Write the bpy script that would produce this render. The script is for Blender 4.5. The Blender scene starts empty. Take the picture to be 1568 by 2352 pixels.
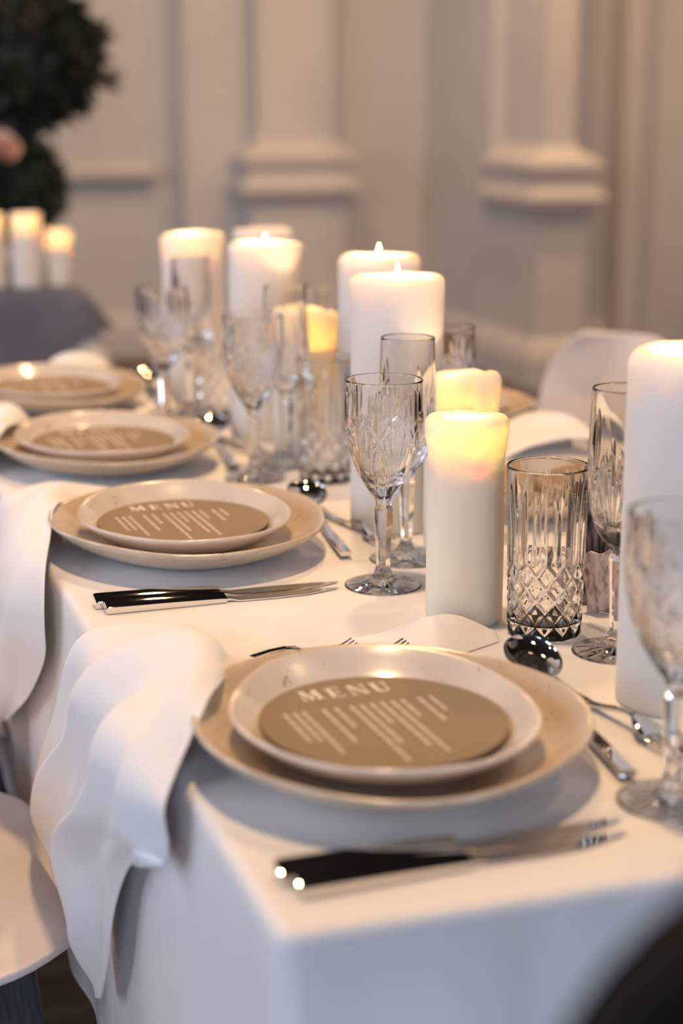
import bpy, math, random
import numpy as np
from mathutils import Vector

S = bpy.context.scene
COL = S.collection
PI = math.pi
T = 0.75                                   # height of the table top

# ------------------------------------------------------------------ camera
YAW, PITCH, EYE = math.radians(18.2), math.atan(976 / 4030), 1.215
cd = bpy.data.cameras.new('camera')
cd.sensor_fit = 'AUTO'
cd.sensor_width = 36.0
cd.lens = 36.0 * 4030 / 2352
cd.dof.use_dof = True
cd.dof.focus_distance = 1.56
cd.dof.aperture_fstop = 3.0
cd.clip_start = 0.02
cam = bpy.data.objects.new('camera', cd)
cam.location = (0, 0, EYE)
cam.rotation_euler = (PI / 2 - PITCH, 0, -YAW)
COL.objects.link(cam)
S.camera = cam

# ------------------------------------------------------------------ world, exposure
w = bpy.data.worlds.new('world')
w.use_nodes = True
w.node_tree.nodes['Background'].inputs[0].default_value = (0.62, 0.72, 1.0, 1)
w.node_tree.nodes['Background'].inputs[1].default_value = 0.6
S.world = w
S.view_settings.view_transform = 'Standard'
S.view_settings.look = 'None'
S.view_settings.gamma = 1.0
S.view_settings.use_curve_mapping = False
S.view_settings.exposure = 0.13
S.cycles.use_denoising = True
S.cycles.max_bounces = 16
S.cycles.transmission_bounces = 14
S.cycles.diffuse_bounces = 4
S.cycles.glossy_bounces = 5
S.cycles.transparent_max_bounces = 8
S.cycles.sample_clamp_indirect = 4.0
S.cycles.caustics_reflective = False
S.cycles.caustics_refractive = True


def area(name, loc, rot, sx, sy, power, col, shape='RECTANGLE', spread=PI):
    l = bpy.data.lights.new(name, 'AREA')
    l.shape = shape
    l.size = sx
    l.size_y = sy
    l.energy = power
    l.color = col
    l.spread = spread
    o = bpy.data.objects.new(name, l)
    o.location = loc
    o.rotation_euler = rot
    COL.objects.link(o)
    return o


DAY = (0.70, 0.80, 1.0)
WARM = (1.0, 0.62, 0.32)
# daylight through the three windows of the wall behind the camera and those of the left wall, one of them added
FRONT_WIN = [(-1.9, 1.3), (0.55, 1.3), (3.0, 1.3)]     # centre x, width
LEFT_WIN = [(0.0, 1.5), (3.0, 1.5), (6.0, 1.5)]                    # centre y, width; the farthest is added to brighten the far wall
for x, wd in FRONT_WIN:
    area('window_light', (x, -4.12, 2.05), (PI / 2, 0, 0), wd, 2.3, 80, DAY)
for y, wd in LEFT_WIN:
    area('window_light', (-3.62, y, 2.05), (PI / 2, 0, -PI / 2), wd, 2.3, 60, DAY)
# warm ceiling lamps (x, y, power), one left of the pier added to light its side; their housings are built further down
LAMPS = [(0.35, 1.45, 36), (0.95, 3.0, 29), (2.3, 1.3, 12), (0.9, 5.2, 17), (2.6, 5.9, 34), (3.9, 5.2, 33), (1.75, 6.5, 17), (-1.2, 3.0, 8)]
CEIL = 3.3
for x, y, p in LAMPS:
    area('ceiling_lamp_light', (x, y, CEIL - 0.10), (0, 0, 0), 0.16, 0.16, p, WARM, 'DISK')


# ------------------------------------------------------------------ helpers
def mat(name, col, rough=0.5, metal=0.0, **kw):
    m = bpy.data.materials.new(name)
    m.use_nodes = True
    b = m.node_tree.nodes['Principled BSDF']
    b.inputs['Base Color'].default_value = (*col, 1)
    b.inputs['Roughness'].default_value = rough
    b.inputs['Metallic'].default_value = metal
    for k, v in kw.items():
        b.inputs[k.replace('_', ' ')].default_value = v
    return m


def noise_color(m, c1, c2, scale, detail=4, lo=0.35, hi=0.65, stretch=None, coord='Object'):
    nt = m.node_tree
    b = nt.nodes['Principled BSDF']
    tc = nt.nodes.new('ShaderNodeTexCoord')
    n = nt.nodes.new('ShaderNodeTexNoise')
    n.inputs['Scale'].default_value = scale
    n.inputs['Detail'].default_value = detail
    r = nt.nodes.new('ShaderNodeValToRGB')
    r.color_ramp.elements[0].position = lo
    r.color_ramp.elements[1].position = hi
    r.color_ramp.elements[0].color = (*c1, 1)
    r.color_ramp.elements[1].color = (*c2, 1)
    if stretch:
        mp = nt.nodes.new('ShaderNodeMapping')
        mp.inputs['Scale'].default_value = stretch
        nt.links.new(tc.outputs[coord], mp.inputs['Vector'])
        nt.links.new(mp.outputs['Vector'], n.inputs['Vector'])
    else:
        nt.links.new(tc.outputs[coord], n.inputs['Vector'])
    nt.links.new(n.outputs['Fac'], r.inputs['Fac'])
    nt.links.new(r.outputs['Color'], b.inputs['Base Color'])
    return m


def noise_bump(m, scale, strength, dist=0.001, stretch=None):
    nt = m.node_tree
    b = nt.nodes['Principled BSDF']
    tc = nt.nodes.new('ShaderNodeTexCoord')
    n = nt.nodes.new('ShaderNodeTexNoise')
    n.inputs['Scale'].default_value = scale
    n.inputs['Detail'].default_value = 4
    bp = nt.nodes.new('ShaderNodeBump')
    bp.inputs['Strength'].default_value = strength
    bp.inputs['Distance'].default_value = dist
    if stretch:
        mp = nt.nodes.new('ShaderNodeMapping')
        mp.inputs['Scale'].default_value = stretch
        nt.links.new(tc.outputs['Object'], mp.inputs['Vector'])
        nt.links.new(mp.outputs['Vector'], n.inputs['Vector'])
    else:
        nt.links.new(tc.outputs['Object'], n.inputs['Vector'])
    nt.links.new(n.outputs['Fac'], bp.inputs['Height'])
    nt.links.new(bp.outputs['Normal'], b.inputs['Normal'])
    return m


def mesh(name, verts, faces, m=None, smooth=True, sharp=None):
    me = bpy.data.meshes.new(name)
    me.from_pydata([tuple(map(float, v)) for v in verts], [], faces)
    me.validate()
    if smooth:
        me.polygons.foreach_set('use_smooth', [True] * len(me.polygons))
        if sharp:
            me.set_sharp_from_angle(angle=math.radians(sharp))
    if m:
        me.materials.append(m)
    me.update()
    return me


def link(name, me, parent=None, loc=None, rot=None, kind=None):
    o = bpy.data.objects.new(name, me)
    COL.objects.link(o)
    if parent:
        o.parent = parent
    if loc is not None:
        o.location = loc
    if rot is not None:
        o.rotation_euler = rot
    if kind:
        o['kind'] = kind
    return o


def tag(o, label, cat, group=None):
    o['label'] = label
    o['category'] = cat
    if group:
        o['group'] = group
    return o


def thing(name, label, cat, loc=(0, 0, 0), rz=0, group=None):
    o = bpy.data.objects.new(name, None)
    o.empty_display_size = 0.05
    COL.objects.link(o)
    o.location = loc
    o.rotation_euler = (0, 0, rz)
    return tag(o, label, cat, group)


def copy_tree(o, parent=None):
    c = o.copy()
    COL.objects.link(c)
    if parent:
        c.parent = parent
    for ch in list(o.children):
        copy_tree(ch, c)
    return c


def box_vf(x0, x1, y0, y1, z0, z1, v=None, f=None):
    v = [] if v is None else v
    f = [] if f is None else f
    n = len(v)
    v += [(x0, y0, z0), (x1, y0, z0), (x1, y1, z0), (x0, y1, z0), (x0, y0, z1), (x1, y0, z1), (x1, y1, z1), (x0, y1, z1)]
    f += [[n + i for i in q] for q in ((3, 2, 1, 0), (4, 5, 6, 7), (0, 1, 5, 4), (1, 2, 6, 5), (2, 3, 7, 6), (3, 0, 4, 7))]
    return v, f


def box(name, m, parent, *b, bevel=0.0, kind=None):
    v, f = box_vf(*b)
    me = mesh(name, v, f, m, smooth=False)
    o = link(name, me, parent, kind=kind)
    if bevel:
        bv = o.modifiers.new('bevel', 'BEVEL')
        bv.width = bevel
        bv.segments = 3
    return o


def grid_faces(nr, nc, wrap=False, flip=False, base=0):
    F = []
    for i in range(nr - 1):
        for j in range(nc if wrap else nc - 1):
            a, b = i * nc + j, i * nc + (j + 1) % nc
            c, d = (i + 1) * nc + (j + 1) % nc, (i + 1) * nc + j
            q = [base + a, base + b, base + c, base + d]
            F.append(q[::-1] if flip else q)
    return F


def lathe(profile, nt, fn=None, cap0=False, cap1=False, phase=0.0):
    """profile [(r, z)] from the bottom centre round the outside; fn(R, TH, Z, rowindex) -> new R, Z"""
    pr = np.array(profile, float)
    th = np.linspace(0, 2 * PI, nt, endpoint=False) + phase
    R = np.repeat(pr[:, :1], nt, 1)
    Z = np.repeat(pr[:, 1:], nt, 1)
    TH = np.repeat(th[None, :], len(pr), 0)
    if fn:
        R, Z = fn(R, TH, Z, np.arange(len(pr))[:, None])
    V = np.stack([R * np.cos(TH), R * np.sin(TH), Z], -1).reshape(-1, 3)
    F = grid_faces(len(pr), nt, wrap=True)
    V = list(map(tuple, V))
    if cap0:
        V.append((0, 0, float(np.mean(Z[0]))))
        n = len(V) - 1
        F += [[n, (j + 1) % nt, j] for j in range(nt)]
    if cap1:
        V.append((0, 0, float(np.mean(Z[-1]))))
        n = len(V) - 1
        o = (len(pr) - 1) * nt
        F += [[n, o + j, o + (j + 1) % nt] for j in range(nt)]
    return V, F


def smoothstep(a, b, x):
    t = np.clip((x - a) / (b - a), 0, 1)
    return t * t * (3 - 2 * t)


def catmull(pts, n):
    P = np.array(pts, float)
    P = np.vstack([2 * P[0] - P[1], P, 2 * P[-1] - P[-2]])
    out = []
    segs = len(P) - 3
    for k in range(n):
        u = k / (n - 1) * segs
        i = min(int(u), segs - 1)
        t = u - i
        a, b, c, d = P[i], P[i + 1], P[i + 2], P[i + 3]
        out.append(0.5 * (2 * b + (c - a) * t + (2 * a - 5 * b + 4 * c - d) * t * t + (3 * b - 3 * c + d - a) * t ** 3))
    return np.array(out)


def loft(sections, closed_ends=True, V=None, F=None):
    """sections: list of lists of 3D points with equal counts"""
    V = [] if V is None else V
    F = [] if F is None else F
    base = len(V)
    n = len(sections[0])
    for s in sections:
        V += [tuple(p) for p in s]
    F += grid_faces(len(sections), n, wrap=True, base=base, flip=True)
    if closed_ends:
        F.append([base + j for j in range(n)])
        e = base + (len(sections) - 1) * n
        F.append([e + j for j in range(n)][::-1])
    return V, F


def rrect(wd, th, cx, cy, cz, bev=0.25, x_along=True):
    """rounded flat section across X (width) and Z (thickness) at a station along Y"""
    b = min(wd, th) * bev
    a, c = wd / 2, th / 2
    pts = [(-a, -c + b), (-a + b, -c), (a - b, -c), (a, -c + b), (a, c - b), (a - b, c), (-a + b, c), (-a, c - b)]
    return [(cx + p, cy, cz + q) for p, q in pts]


# ------------------------------------------------------------------ materials
M = {}
M['wall'] = noise_color(mat('wall_paint', (0.5, 0.46, 0.4), 0.7), (0.56, 0.53, 0.49), (0.60, 0.565, 0.52), 2.0)
M['wall_room'] = noise_color(mat('taupe_wall', (0.25, 0.22, 0.2), 0.7), (0.23, 0.205, 0.185), (0.27, 0.24, 0.215), 2.0)
M['wall_dark'] = noise_color(mat('timber_wall', (0.05, 0.035, 0.025), 0.6), (0.014, 0.010, 0.008), (0.024, 0.016, 0.012), 3.0)
M['ceiling'] = noise_color(mat('dark_ceiling', (0.03, 0.025, 0.02), 0.7), (0.008, 0.007, 0.006), (0.014, 0.011, 0.009), 2.0)
M['plank'] = noise_color(mat('floor_wood', (0.1, 0.05, 0.03), 0.45), (0.06, 0.028, 0.016), (0.13, 0.065, 0.035), 3.0, stretch=(0.6, 9, 1))
M['cloth'] = noise_bump(mat('white_tablecloth', (0.86, 0.85, 0.85), 0.9, Sheen_Weight=0.25), 900, 0.15, 0.0006)
_n = M['cloth'].node_tree                       # broad soft creases under the weave
_b2, _n2, _m2, _t2 = (_n.nodes.new(k) for k in ('ShaderNodeBump', 'ShaderNodeTexNoise', 'ShaderNodeMapping', 'ShaderNodeTexCoord'))
_n2.inputs['Scale'].default_value = 5.0
_n2.inputs['Detail'].default_value = 2
_m2.inputs['Scale'].default_value = (0.45, 2.6, 1.0)
_b2.inputs['Strength'].default_value = 0.6
_b2.inputs['Distance'].default_value = 0.012
_n.links.new(_t2.outputs['Object'], _m2.inputs['Vector'])
_n.links.new(_m2.outputs['Vector'], _n2.inputs['Vector'])
_n.links.new(_n2.outputs['Fac'], _b2.inputs['Height'])
_n.links.new(_b2.outputs['Normal'], next(x for x in _n.nodes if x.type == 'BUMP' and x != _b2).inputs['Normal'])
M['napkin'] = noise_bump(mat('white_napkin', (0.88, 0.87, 0.87), 0.85, Sheen_Weight=0.3), 1100, 0.12, 0.0005)
M['grey_cloth'] = noise_color(mat('grey_blue_cloth', (0.1, 0.1, 0.13), 0.95), (0.10, 0.108, 0.15), (0.135, 0.143, 0.19), 9)
M['steel'] = mat('polished_steel', (0.78, 0.77, 0.75), 0.035, 1.0)
M['glass'] = mat('crystal', (1, 1, 1), 0.0, 0.0, Transmission_Weight=1.0, IOR=1.46)
M['card'] = noise_color(mat('kraft_card', (0.32, 0.24, 0.16), 0.9, Specular_IOR_Level=0.1), (0.275, 0.215, 0.15), (0.325, 0.255, 0.182), 700)
M['ink'] = mat('white_ink', (0.84, 0.78, 0.70), 0.8)
M['print'] = mat('fine_print', (0.60, 0.52, 0.43), 0.85)
M['shell'] = noise_color(mat('pale_plastic', (0.7, 0.65, 0.63), 0.5), (0.68, 0.635, 0.615), (0.71, 0.665, 0.645), 30)
M['leg'] = noise_color(mat('black_wood', (0.03, 0.035, 0.05), 0.28), (0.028, 0.032, 0.044), (0.06, 0.066, 0.085), 14, stretch=(18, 18, 1))
M['dark_chair'] = noise_color(mat('dark_chair_wood', (0.02, 0.015, 0.012), 0.75, Specular_IOR_Level=0.15), (0.004, 0.0035, 0.003), (0.008, 0.0065, 0.005), 8, stretch=(1, 1, 12))
M['leaf'] = noise_color(mat('dark_leaf', (0.012, 0.02, 0.008), 0.6), (0.006, 0.010, 0.005), (0.016, 0.026, 0.010), 12)
M['leaf2'] = noise_color(mat('green_leaf', (0.02, 0.03, 0.012), 0.6), (0.012, 0.020, 0.008), (0.03, 0.042, 0.018), 12)
M['pot'] = noise_color(mat('dark_pot', (0.05, 0.04, 0.035), 0.5), (0.04, 0.032, 0.028), (0.06, 0.05, 0.042), 8)
M['petal'] = noise_color(mat('blush_petal', (0.75, 0.5, 0.38), 0.7), (0.70, 0.45, 0.34), (0.82, 0.58, 0.46), 20)
M['bark_out'] = noise_bump(noise_color(mat('dark_bark', (0.08, 0.05, 0.055), 0.75), (0.02, 0.011, 0.014), (0.36, 0.26, 0.26), 34, 8, 0.40, 0.66, (6, 6, 1)), 60, 0.9, 0.003, (5, 5, 1))
M['bark_in'] = noise_color(mat('pale_bark', (0.5, 0.38, 0.34), 0.8), (0.20, 0.10, 0.09), (0.62, 0.50, 0.45), 70, 8, 0.3, 0.55, (3, 3, 1))
M['wick'] = mat('wick', (0.02, 0.015, 0.01), 0.9)
M['brass'] = mat('brass', (0.6, 0.42, 0.18), 0.3, 1.0)

fl = bpy.data.materials.new('flame')            # glowing gas: emits and lets light through
fl.use_nodes = True
nt = fl.node_tree
nt.nodes.remove(nt.nodes['Principled BSDF'])
em = nt.nodes.new('ShaderNodeEmission')
em.inputs[0].default_value = (1.0, 0.62, 0.26, 1)
em.inputs[1].default_value = 14
tp = nt.nodes.new('ShaderNodeBsdfTransparent')
sh = nt.nodes.new('ShaderNodeAddShader')
nt.links.new(em.outputs[0], sh.inputs[0])
nt.links.new(tp.outputs[0], sh.inputs[1])
nt.links.new(sh.outputs[0], nt.nodes['Material Output'].inputs[0])
fl.cycles.emission_sampling = 'NONE'
M['flame'] = fl


def wax(name, col):
    m = mat(name, col, 0.55, Subsurface_Weight=1.0, Subsurface_Scale=0.027)
    m.node_tree.nodes['Principled BSDF'].inputs['Subsurface Radius'].default_value = (1.0, 0.80, 0.60)
    m.node_tree.nodes['Principled BSDF'].inputs['IOR'].default_value = 1.4
    return m


M['wax'] = wax('ivory_wax', (0.80, 0.755, 0.69))
M['wax_warm'] = wax('cream_wax', (0.85, 0.775, 0.63))

# speckled stoneware glaze: mottled cream with small iron spots
def glaze(name, c1, c2):
    g = mat(name, c1, 0.22, Coat_Weight=0.4, Coat_Roughness=0.12)
    t = g.node_tree
    N = t.nodes.new
    tc, vo, no, mo = N('ShaderNodeTexCoord'), N('ShaderNodeTexVoronoi'), N('ShaderNodeTexNoise'), N('ShaderNodeTexNoise')
    vo.inputs['Scale'].default_value = 210
    no.inputs['Scale'].default_value = 45
    mo.inputs['Scale'].default_value = 22
    mo.inputs['Detail'].default_value = 6
    ad = N('ShaderNodeMath')
    ad.operation = 'MULTIPLY_ADD'
    ad.inputs[1].default_value = 0.8
    rp, rc, mx = N('ShaderNodeValToRGB'), N('ShaderNodeValToRGB'), N('ShaderNodeMix')
    rp.color_ramp.elements[0].position = 0.43
    rp.color_ramp.elements[1].position = 0.49
    rc.color_ramp.elements[0].position = 0.35
    rc.color_ramp.elements[1].position = 0.65
    rc.color_ramp.elements[0].color = (*c1, 1)
    rc.color_ramp.elements[1].color = (*c2, 1)
    mx.data_type = 'RGBA'
    mx.inputs[6].default_value = (0.16, 0.11, 0.07, 1)
    for n_ in (vo, no, mo):
        t.links.new(tc.outputs['Object'], n_.inputs['Vector'])
    t.links.new(no.outputs['Fac'], ad.inputs[0])
    t.links.new(vo.outputs['Distance'], ad.inputs[2])
    t.links.new(ad.outputs[0], rp.inputs['Fac'])
    t.links.new(mo.outputs['Fac'], rc.inputs['Fac'])
    t.links.new(rp.outputs['Color'], mx.inputs[0])
    t.links.new(rc.outputs['Color'], mx.inputs[7])
    t.links.new(mx.outputs[2], t.nodes['Principled BSDF'].inputs['Base Color'])
    return g


M['glaze_tan'] = glaze('tan_glaze', (0.58, 0.47, 0.345), (0.645, 0.545, 0.425))
M['glaze_cream'] = glaze('cream_glaze', (0.62, 0.555, 0.485), (0.68, 0.62, 0.55))


# ================================================================== THE SETTING
def structure(name, V, F, m, parent=None):
    o = link(name, mesh(name, V, F, m, smooth=False), parent)
    if parent is None:
        o['kind'] = 'structure'
    return o


X0, X1, Y0, Y1 = -3.5, 5.6, -4.0, 8.3
# floor of long boards
V, F = box_vf(X0 - .2, X1 + .2, Y0 - .2, Y1 + .2, -0.08, -0.012)
floor = structure('floor', V, F, M['plank'])
v, f = box_vf(X0, X1, 0.0015, 0.1185, -0.012, 0.0)
pm = mesh('plank', v, f, M['plank'], smooth=False)
y, k = Y0, 0
while y < 8.0:
    p = link('plank', pm, floor, (0, y, 0.0006 * (k % 3)))
    y += 0.12
    k += 1
V, F = box_vf(X0, X1, Y0, Y1, CEIL, CEIL + 0.1)
ceiling = structure('ceiling', V, F, M['ceiling'])

# far wall: plain paint below, added unseen dark panels above to blacken the steel's reflections
WB = 8.0
V, F = box_vf(X0, X1, WB, Y1, 0, 2.5)
wall_far = structure('wall_far', V, F, M['wall'])
box('dark_reflection_panel', M['wall_dark'], wall_far, X0, 3.0, WB - 0.25, WB + 0.02, 1.95, CEIL)
box('dark_reflection_panel', M['wall_dark'], wall_far, 3.27, X1, 6.90, 7.9, 1.95, CEIL)


def moulded(name, m, parent, x0, x1, yf, yb, prof):
    """a stack of mitred courses [(z, out)] round a box that stands out from the wall: front at yf - out, sides too"""
    V, F = [], []
    for z, o in prof:
        V += [(x0 - o, yb, z), (x0 - o, yf - o, z), (x1 + o, yf - o, z), (x1 + o, yb, z)]
    n = len(prof)
    for i in range(n - 1):
        for j in range(3):
            a = i * 4 + j
            F.append([a, a + 1, a + 5, a + 4])
    F.append([3, 2, 1, 0])
    e = (n - 1) * 4
    F.append([e, e + 1, e + 2, e + 3])
    return link(name, mesh(name, V, F, m, smooth=False), parent)


CAP = [(0.705, 0.0), (0.715, 0.022), (0.735, 0.026), (0.75, 0.055), (0.775, 0.06), (0.80, 0.05), (0.812, 0.022), (0.86, 0.016),
       (0.872, 0.036), (0.90, 0.045), (0.925, 0.036), (0.955, -0.02), (0.985, -0.045)]
SKIRT = [(0, 0.045), (0.12, 0.045), (0.14, 0.036), (0.165, 0.03), (0.20, 0.004), (0.205, 0.0)]
# broad shallow pier face behind everything
pA = structure('trim_1', *box_vf(1.84, 4.2, 7.86, WB, 0, 1.95), M['wall'])
moulded('skirting', M['wall'], pA, 1.84, 4.2, 7.86, WB, SKIRT)
# left pilaster: plinth, capped base, shaft
pB = thing('pilaster', '', '', (0, 0, 0))
for k_ in ('label', 'category'):
    del pB[k_]
pB.name = 'trim_2'
pB['kind'] = 'structure'
box('plinth', M['wall'], pB, 2.10, 2.55, 7.68, 7.86, 0, 0.71)
moulded('plinth_cap', M['wall'], pB, 2.10, 2.55, 7.68, 7.86, CAP)
box('shaft', M['wall'], pB, 2.145, 2.505, 7.725, 7.86, 0.95, 1.95)
moulded('skirting', M['wall'], pB, 2.10, 2.55, 7.68, 7.86, SKIRT)
# right pier, standing well forward of the wall
pC = structure('trim_3', *box_vf(3.007, 3.235, 6.604, 7.10, 0, 0.71), M['wall'])
moulded('plinth_cap', M['wall'], pC, 3.007, 3.235, 6.604, 7.10, CAP)
box('shaft', M['wall'], pC, 3.052, 3.19, 6.65, 7.10, 0.95, 2.5)
moulded('skirting', M['wall'], pC, 3.007, 3.235, 6.604, 7.10, SKIRT)
# return wall the pier stands against, with a jamb and a plain wall to the right of it
V, F = box_vf(3.0, 5.6, 7.08, 7.9, 0, 1.95)
wr = structure('wall_return', V, F, M['wall'])
moulded('skirting', M['wall'], wr, 3.0, 5.6, 7.08, 7.9, SKIRT)
pD = structure('trim_4', *box_vf(3.56, 3.665, 6.95, 7.09, 0, 1.95), M['wall'])
pE = structure('trim_5', *box_vf(3.70, 5.6, 7.03, 7.10, 0, 1.95), M['wall'])
# dado rail and raised frame on the left stretch of the wall
moulded('trim_6', M['wall'], None, X0, 1.70, 7.965, WB, [(0.79, 0), (0.80, 0.02), (0.815, 0.035), (0.84, 0.04), (0.86, 0.025), (0.875, 0.0)])['kind'] = 'structure'
moulded('baseboard_far', M['wall'], None, X0, 1.82, 7.985, WB, SKIRT)['kind'] = 'structure'


# walls that are outside the picture: left and behind the camera, with cut window openings, the far left one added; right wall plain
def window_wall(name, axis, at0, at1, spans, lo, hi, z0, z1, m):
    V, F = [], []
    cuts = sorted(spans)
    p = lo
    for c, wd in cuts:
        a, b = c - wd / 2, c + wd / 2
        segs = [(p, a, 0, CEIL), (a, b, 0, z0), (a, b, z1, CEIL)]
        for s in segs:
            if axis == 'x':
                box_vf(s[0], s[1], at0, at1, s[2], s[3], V, F)
            else:
                box_vf(at0, at1, s[0], s[1], s[2], s[3], V, F)
        p = b
    if axis == 'x':
        box_vf(p, hi, at0, at1, 0, CEIL, V, F)
    else:
        box_vf(at0, at1, p, hi, 0, CEIL, V, F)
    return structure(name, V, F, m)


window_wall('wall_near', 'x', Y0 - 0.1, Y0, FRONT_WIN, X0, X1, 0.9, 3.2, M['wall_room'])
window_wall('wall_left', 'y', X0 - 0.1, X0, LEFT_WIN, Y0, Y1, 0.9, 3.2, M['wall_room'])
structure('wall_right', *box_vf(X1, X1 + 0.1, Y0, Y1, 0, CEIL), M['wall_room'])
k = 0
for axis, wins in (('x', FRONT_WIN), ('y', LEFT_WIN)):
    for c, wd in wins:
        k += 1
        V, F = [], []
        for q in (-wd / 2 + 0.03, 0, wd / 2 - 0.03):
            b = (c + q - 0.03, c + q + 0.03)
            if axis == 'x':
                box_vf(b[0], b[1], Y0 - 0.08, Y0 - 0.02, 0.9, 3.2, V, F)
            else:
                box_vf(X0 - 0.08, X0 - 0.02, b[0], b[1], 0.9, 3.2, V, F)
        for zz in (0.93, 1.7, 2.45, 3.17):
            if axis == 'x':
                box_vf(c - wd / 2, c + wd / 2, Y0 - 0.07, Y0 - 0.03, zz - 0.025, zz + 0.025, V, F)
            else:
                box_vf(X0 - 0.07, X0 - 0.03, c - wd / 2, c + wd / 2, zz - 0.025, zz + 0.025, V, F)
        structure('window_%d' % k, V, F, M['wall'])
# lamp housings round the ceiling lamps
V, F = lathe([(0.085, CEIL), (0.10, CEIL), (0.10, CEIL - 0.12), (0.085, CEIL - 0.12), (0.085, CEIL)], 24)
hm = mesh('ceiling_lamp', V, F, M['brass'], sharp=40)
for x, y, p in LAMPS:
    link('ceiling_lamp', hm, ceiling, (x, y, 0))


# ================================================================== THE TABLE
TX0, TX1, TY0, TY1 = 0.25, 1.02, 0.87, 2.83


def perimeter(x0, x1, y0, y1, r, n_side):
    P, N = [], []
    cs = [(x1 - r, y0 + r, -PI / 2), (x1 - r, y1 - r, 0), (x0 + r, y1 - r, PI / 2), (x0 + r, y0 + r, PI)]
    for i, (cx, cy, a0) in enumerate(cs):
        for k in range(7):
            a = a0 + k / 6 * PI / 2
            P.append((cx + r * math.cos(a), cy + r * math.sin(a)))
            N.append((math.cos(a), math.sin(a)))
        nx = cs[(i + 1) % 4]
        a = a0 + PI / 2
        p0 = np.array(P[-1])
        p1 = np.array((nx[0] + r * math.cos(a), nx[1] + r * math.sin(a)))
        L = np.linalg.norm(p1 - p0)
        m_ = max(2, int(L * n_side))
        for k in range(1, m_):
            P.append(tuple(p0 + (p1 - p0) * k / m_))
            N.append((math.cos(a), math.sin(a)))
    return np.array(P), np.array(N)


def cloth_mesh(name, x0, x1, y0, y1, top, drop, m, flare=0.06, seed=1, amp=0.012, hem=None):
    P, N = perimeter(x0, x1, y0, y1, 0.012, 90)
    n = len(P)
    rng = random.Random(seed)
    s = np.arange(n) / n * 2 * PI
    rip = sum(rng.uniform(.4, 1) * np.sin(s * kf + rng.uniform(0, 6.28)) for kf in (9, 17, 23, 31, 44)) / 2.2
    rows = []
    rings = [(-0.010, 0), (-0.008, 0), (-0.003, -0.001), (0, -0.004), (0.001, -0.010), (0.002, -0.02)]
    for o, z in rings:
        rows.append([(P[i][0] + N[i][0] * o, P[i][1] + N[i][1] * o, top + z) for i in range(n)])
    for k in range(1, 15):
        t = k / 14
        row = []
        for i in range(n):
            d = drop if hem is None else hem(P[i], N[i])
            o = 0.003 + (flare * t + amp * rip[i] * min(1, t * 1.6)) * (1 - 0.98 * (N[i][0] < -0.5) * (1 - 0.22 * (rip[i] > 0)))
            if N[i][0] < -0.5:
                o = 0.003 + 0.004 * rip[i] * min(1, t * 2)
            row.append((P[i][0] + N[i][0] * o, P[i][1] + N[i][1] * o, top - 0.02 - (d - 0.02) * t))
        rows.append(row)
    V = [p for r in rows for p in r]
    F = grid_faces(len(rows), n, wrap=True, flip=True)
    F.append(list(range(n)))            # one flat sheet inside the rolled edge
    return mesh(name, V, F, m)


table = thing('dining_table', 'long dining table under the near white tablecloth', 'table', (0, 0, 0))
box('table_top', M['wall_dark'], table, TX0 + 0.008, TX1 - 0.008, TY0 + 0.008, TY1 - 0.008, T - 0.03, T - 0.003)
for lx in (TX0 + 0.05, TX1 - 0.09):
    for ly in (TY0 + 0.10, TY1 - 0.14):
        box('leg', M['leg'], table, lx, lx + 0.04, ly, ly + 0.04, 0.0016, T - 0.03)


def hemf(p, nrm):
    return 0.40 if nrm[0] < -0.5 else (0.25 if nrm[0] > 0.5 else 0.42)


cl = tag(link('tablecloth', cloth_mesh('tablecloth', TX0, TX1, TY0, TY1, T, 0.40, M['cloth'], 0.045, 4, 0.012, hemf)),
         'white tablecloth hanging over the near dining table', 'tablecloth')

# ================================================================== PLATES AND MENUS


def plate_mesh(name, outer, nt=120, seed=0, wob=0.0022, lift=0.003, lean=0.004, m='glaze_tan'):
    rng = random.Random(seed)
    a, b, c = (rng.uniform(0, 6.28) for _ in range(3))

    def fn(R, TH, Z, I):
        rm = outer[:, 0].max()
        k = (R / rm) ** 2
        R = R * (1 + k * (0.010 * np.sin(3 * TH + a) + 0.006 * np.sin(5 * TH + b)))
        Z = Z + k * wob * (np.sin(2 * TH + c) + 0.5 * np.sin(5 * TH + a))
        Z = Z + k * k * (lift + lean * np.sin(TH))          # hand thrown: one side of the rim stands higher
        return R, Z
    V, F = lathe(outer, nt, fn, cap0=True, cap1=True)
    return mesh(name, V, F, M[m])


din = np.array([(0.055, 0.003), (0.066, 0.0), (0.074, 0.001), (0.085, 0.0045), (0.105, 0.0112), (0.122, 0.0195), (0.134, 0.0275), (0.1385, 0.0318),
                (0.1402, 0.0345), (0.1398, 0.0365), (0.138, 0.0372), (0.1355, 0.0356), (0.128, 0.0292), (0.115, 0.0205), (0.100, 0.0142), (0.085, 0.0105), (0.06, 0.0085), (0.02, 0.0082)])
sal = np.array([(0.035, 0.0120), (0.042, 0.0100), (0.052, 0.0108), (0.07, 0.0140), (0.088, 0.0215), (0.099, 0.0300), (0.1055, 0.0355), (0.108, 0.0385),
                (0.1078, 0.0402), (0.106, 0.0408), (0.1035, 0.0396), (0.098, 0.0362), (0.091, 0.0312), (0.083, 0.0262), (0.07, 0.0205), (0.05, 0.0168), (0.02, 0.0160)])
DIN = [plate_mesh('dinner_plate', din, seed=s, wob=0.0014, lift=0.0015, lean=0.0035) for s in (3, 8)]
SAL = [plate_mesh('salad_plate', sal, seed=s, wob=0.0010, lift=0.0028, lean=0.0048, m='glaze_cream') for s in (5, 11)]

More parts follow.
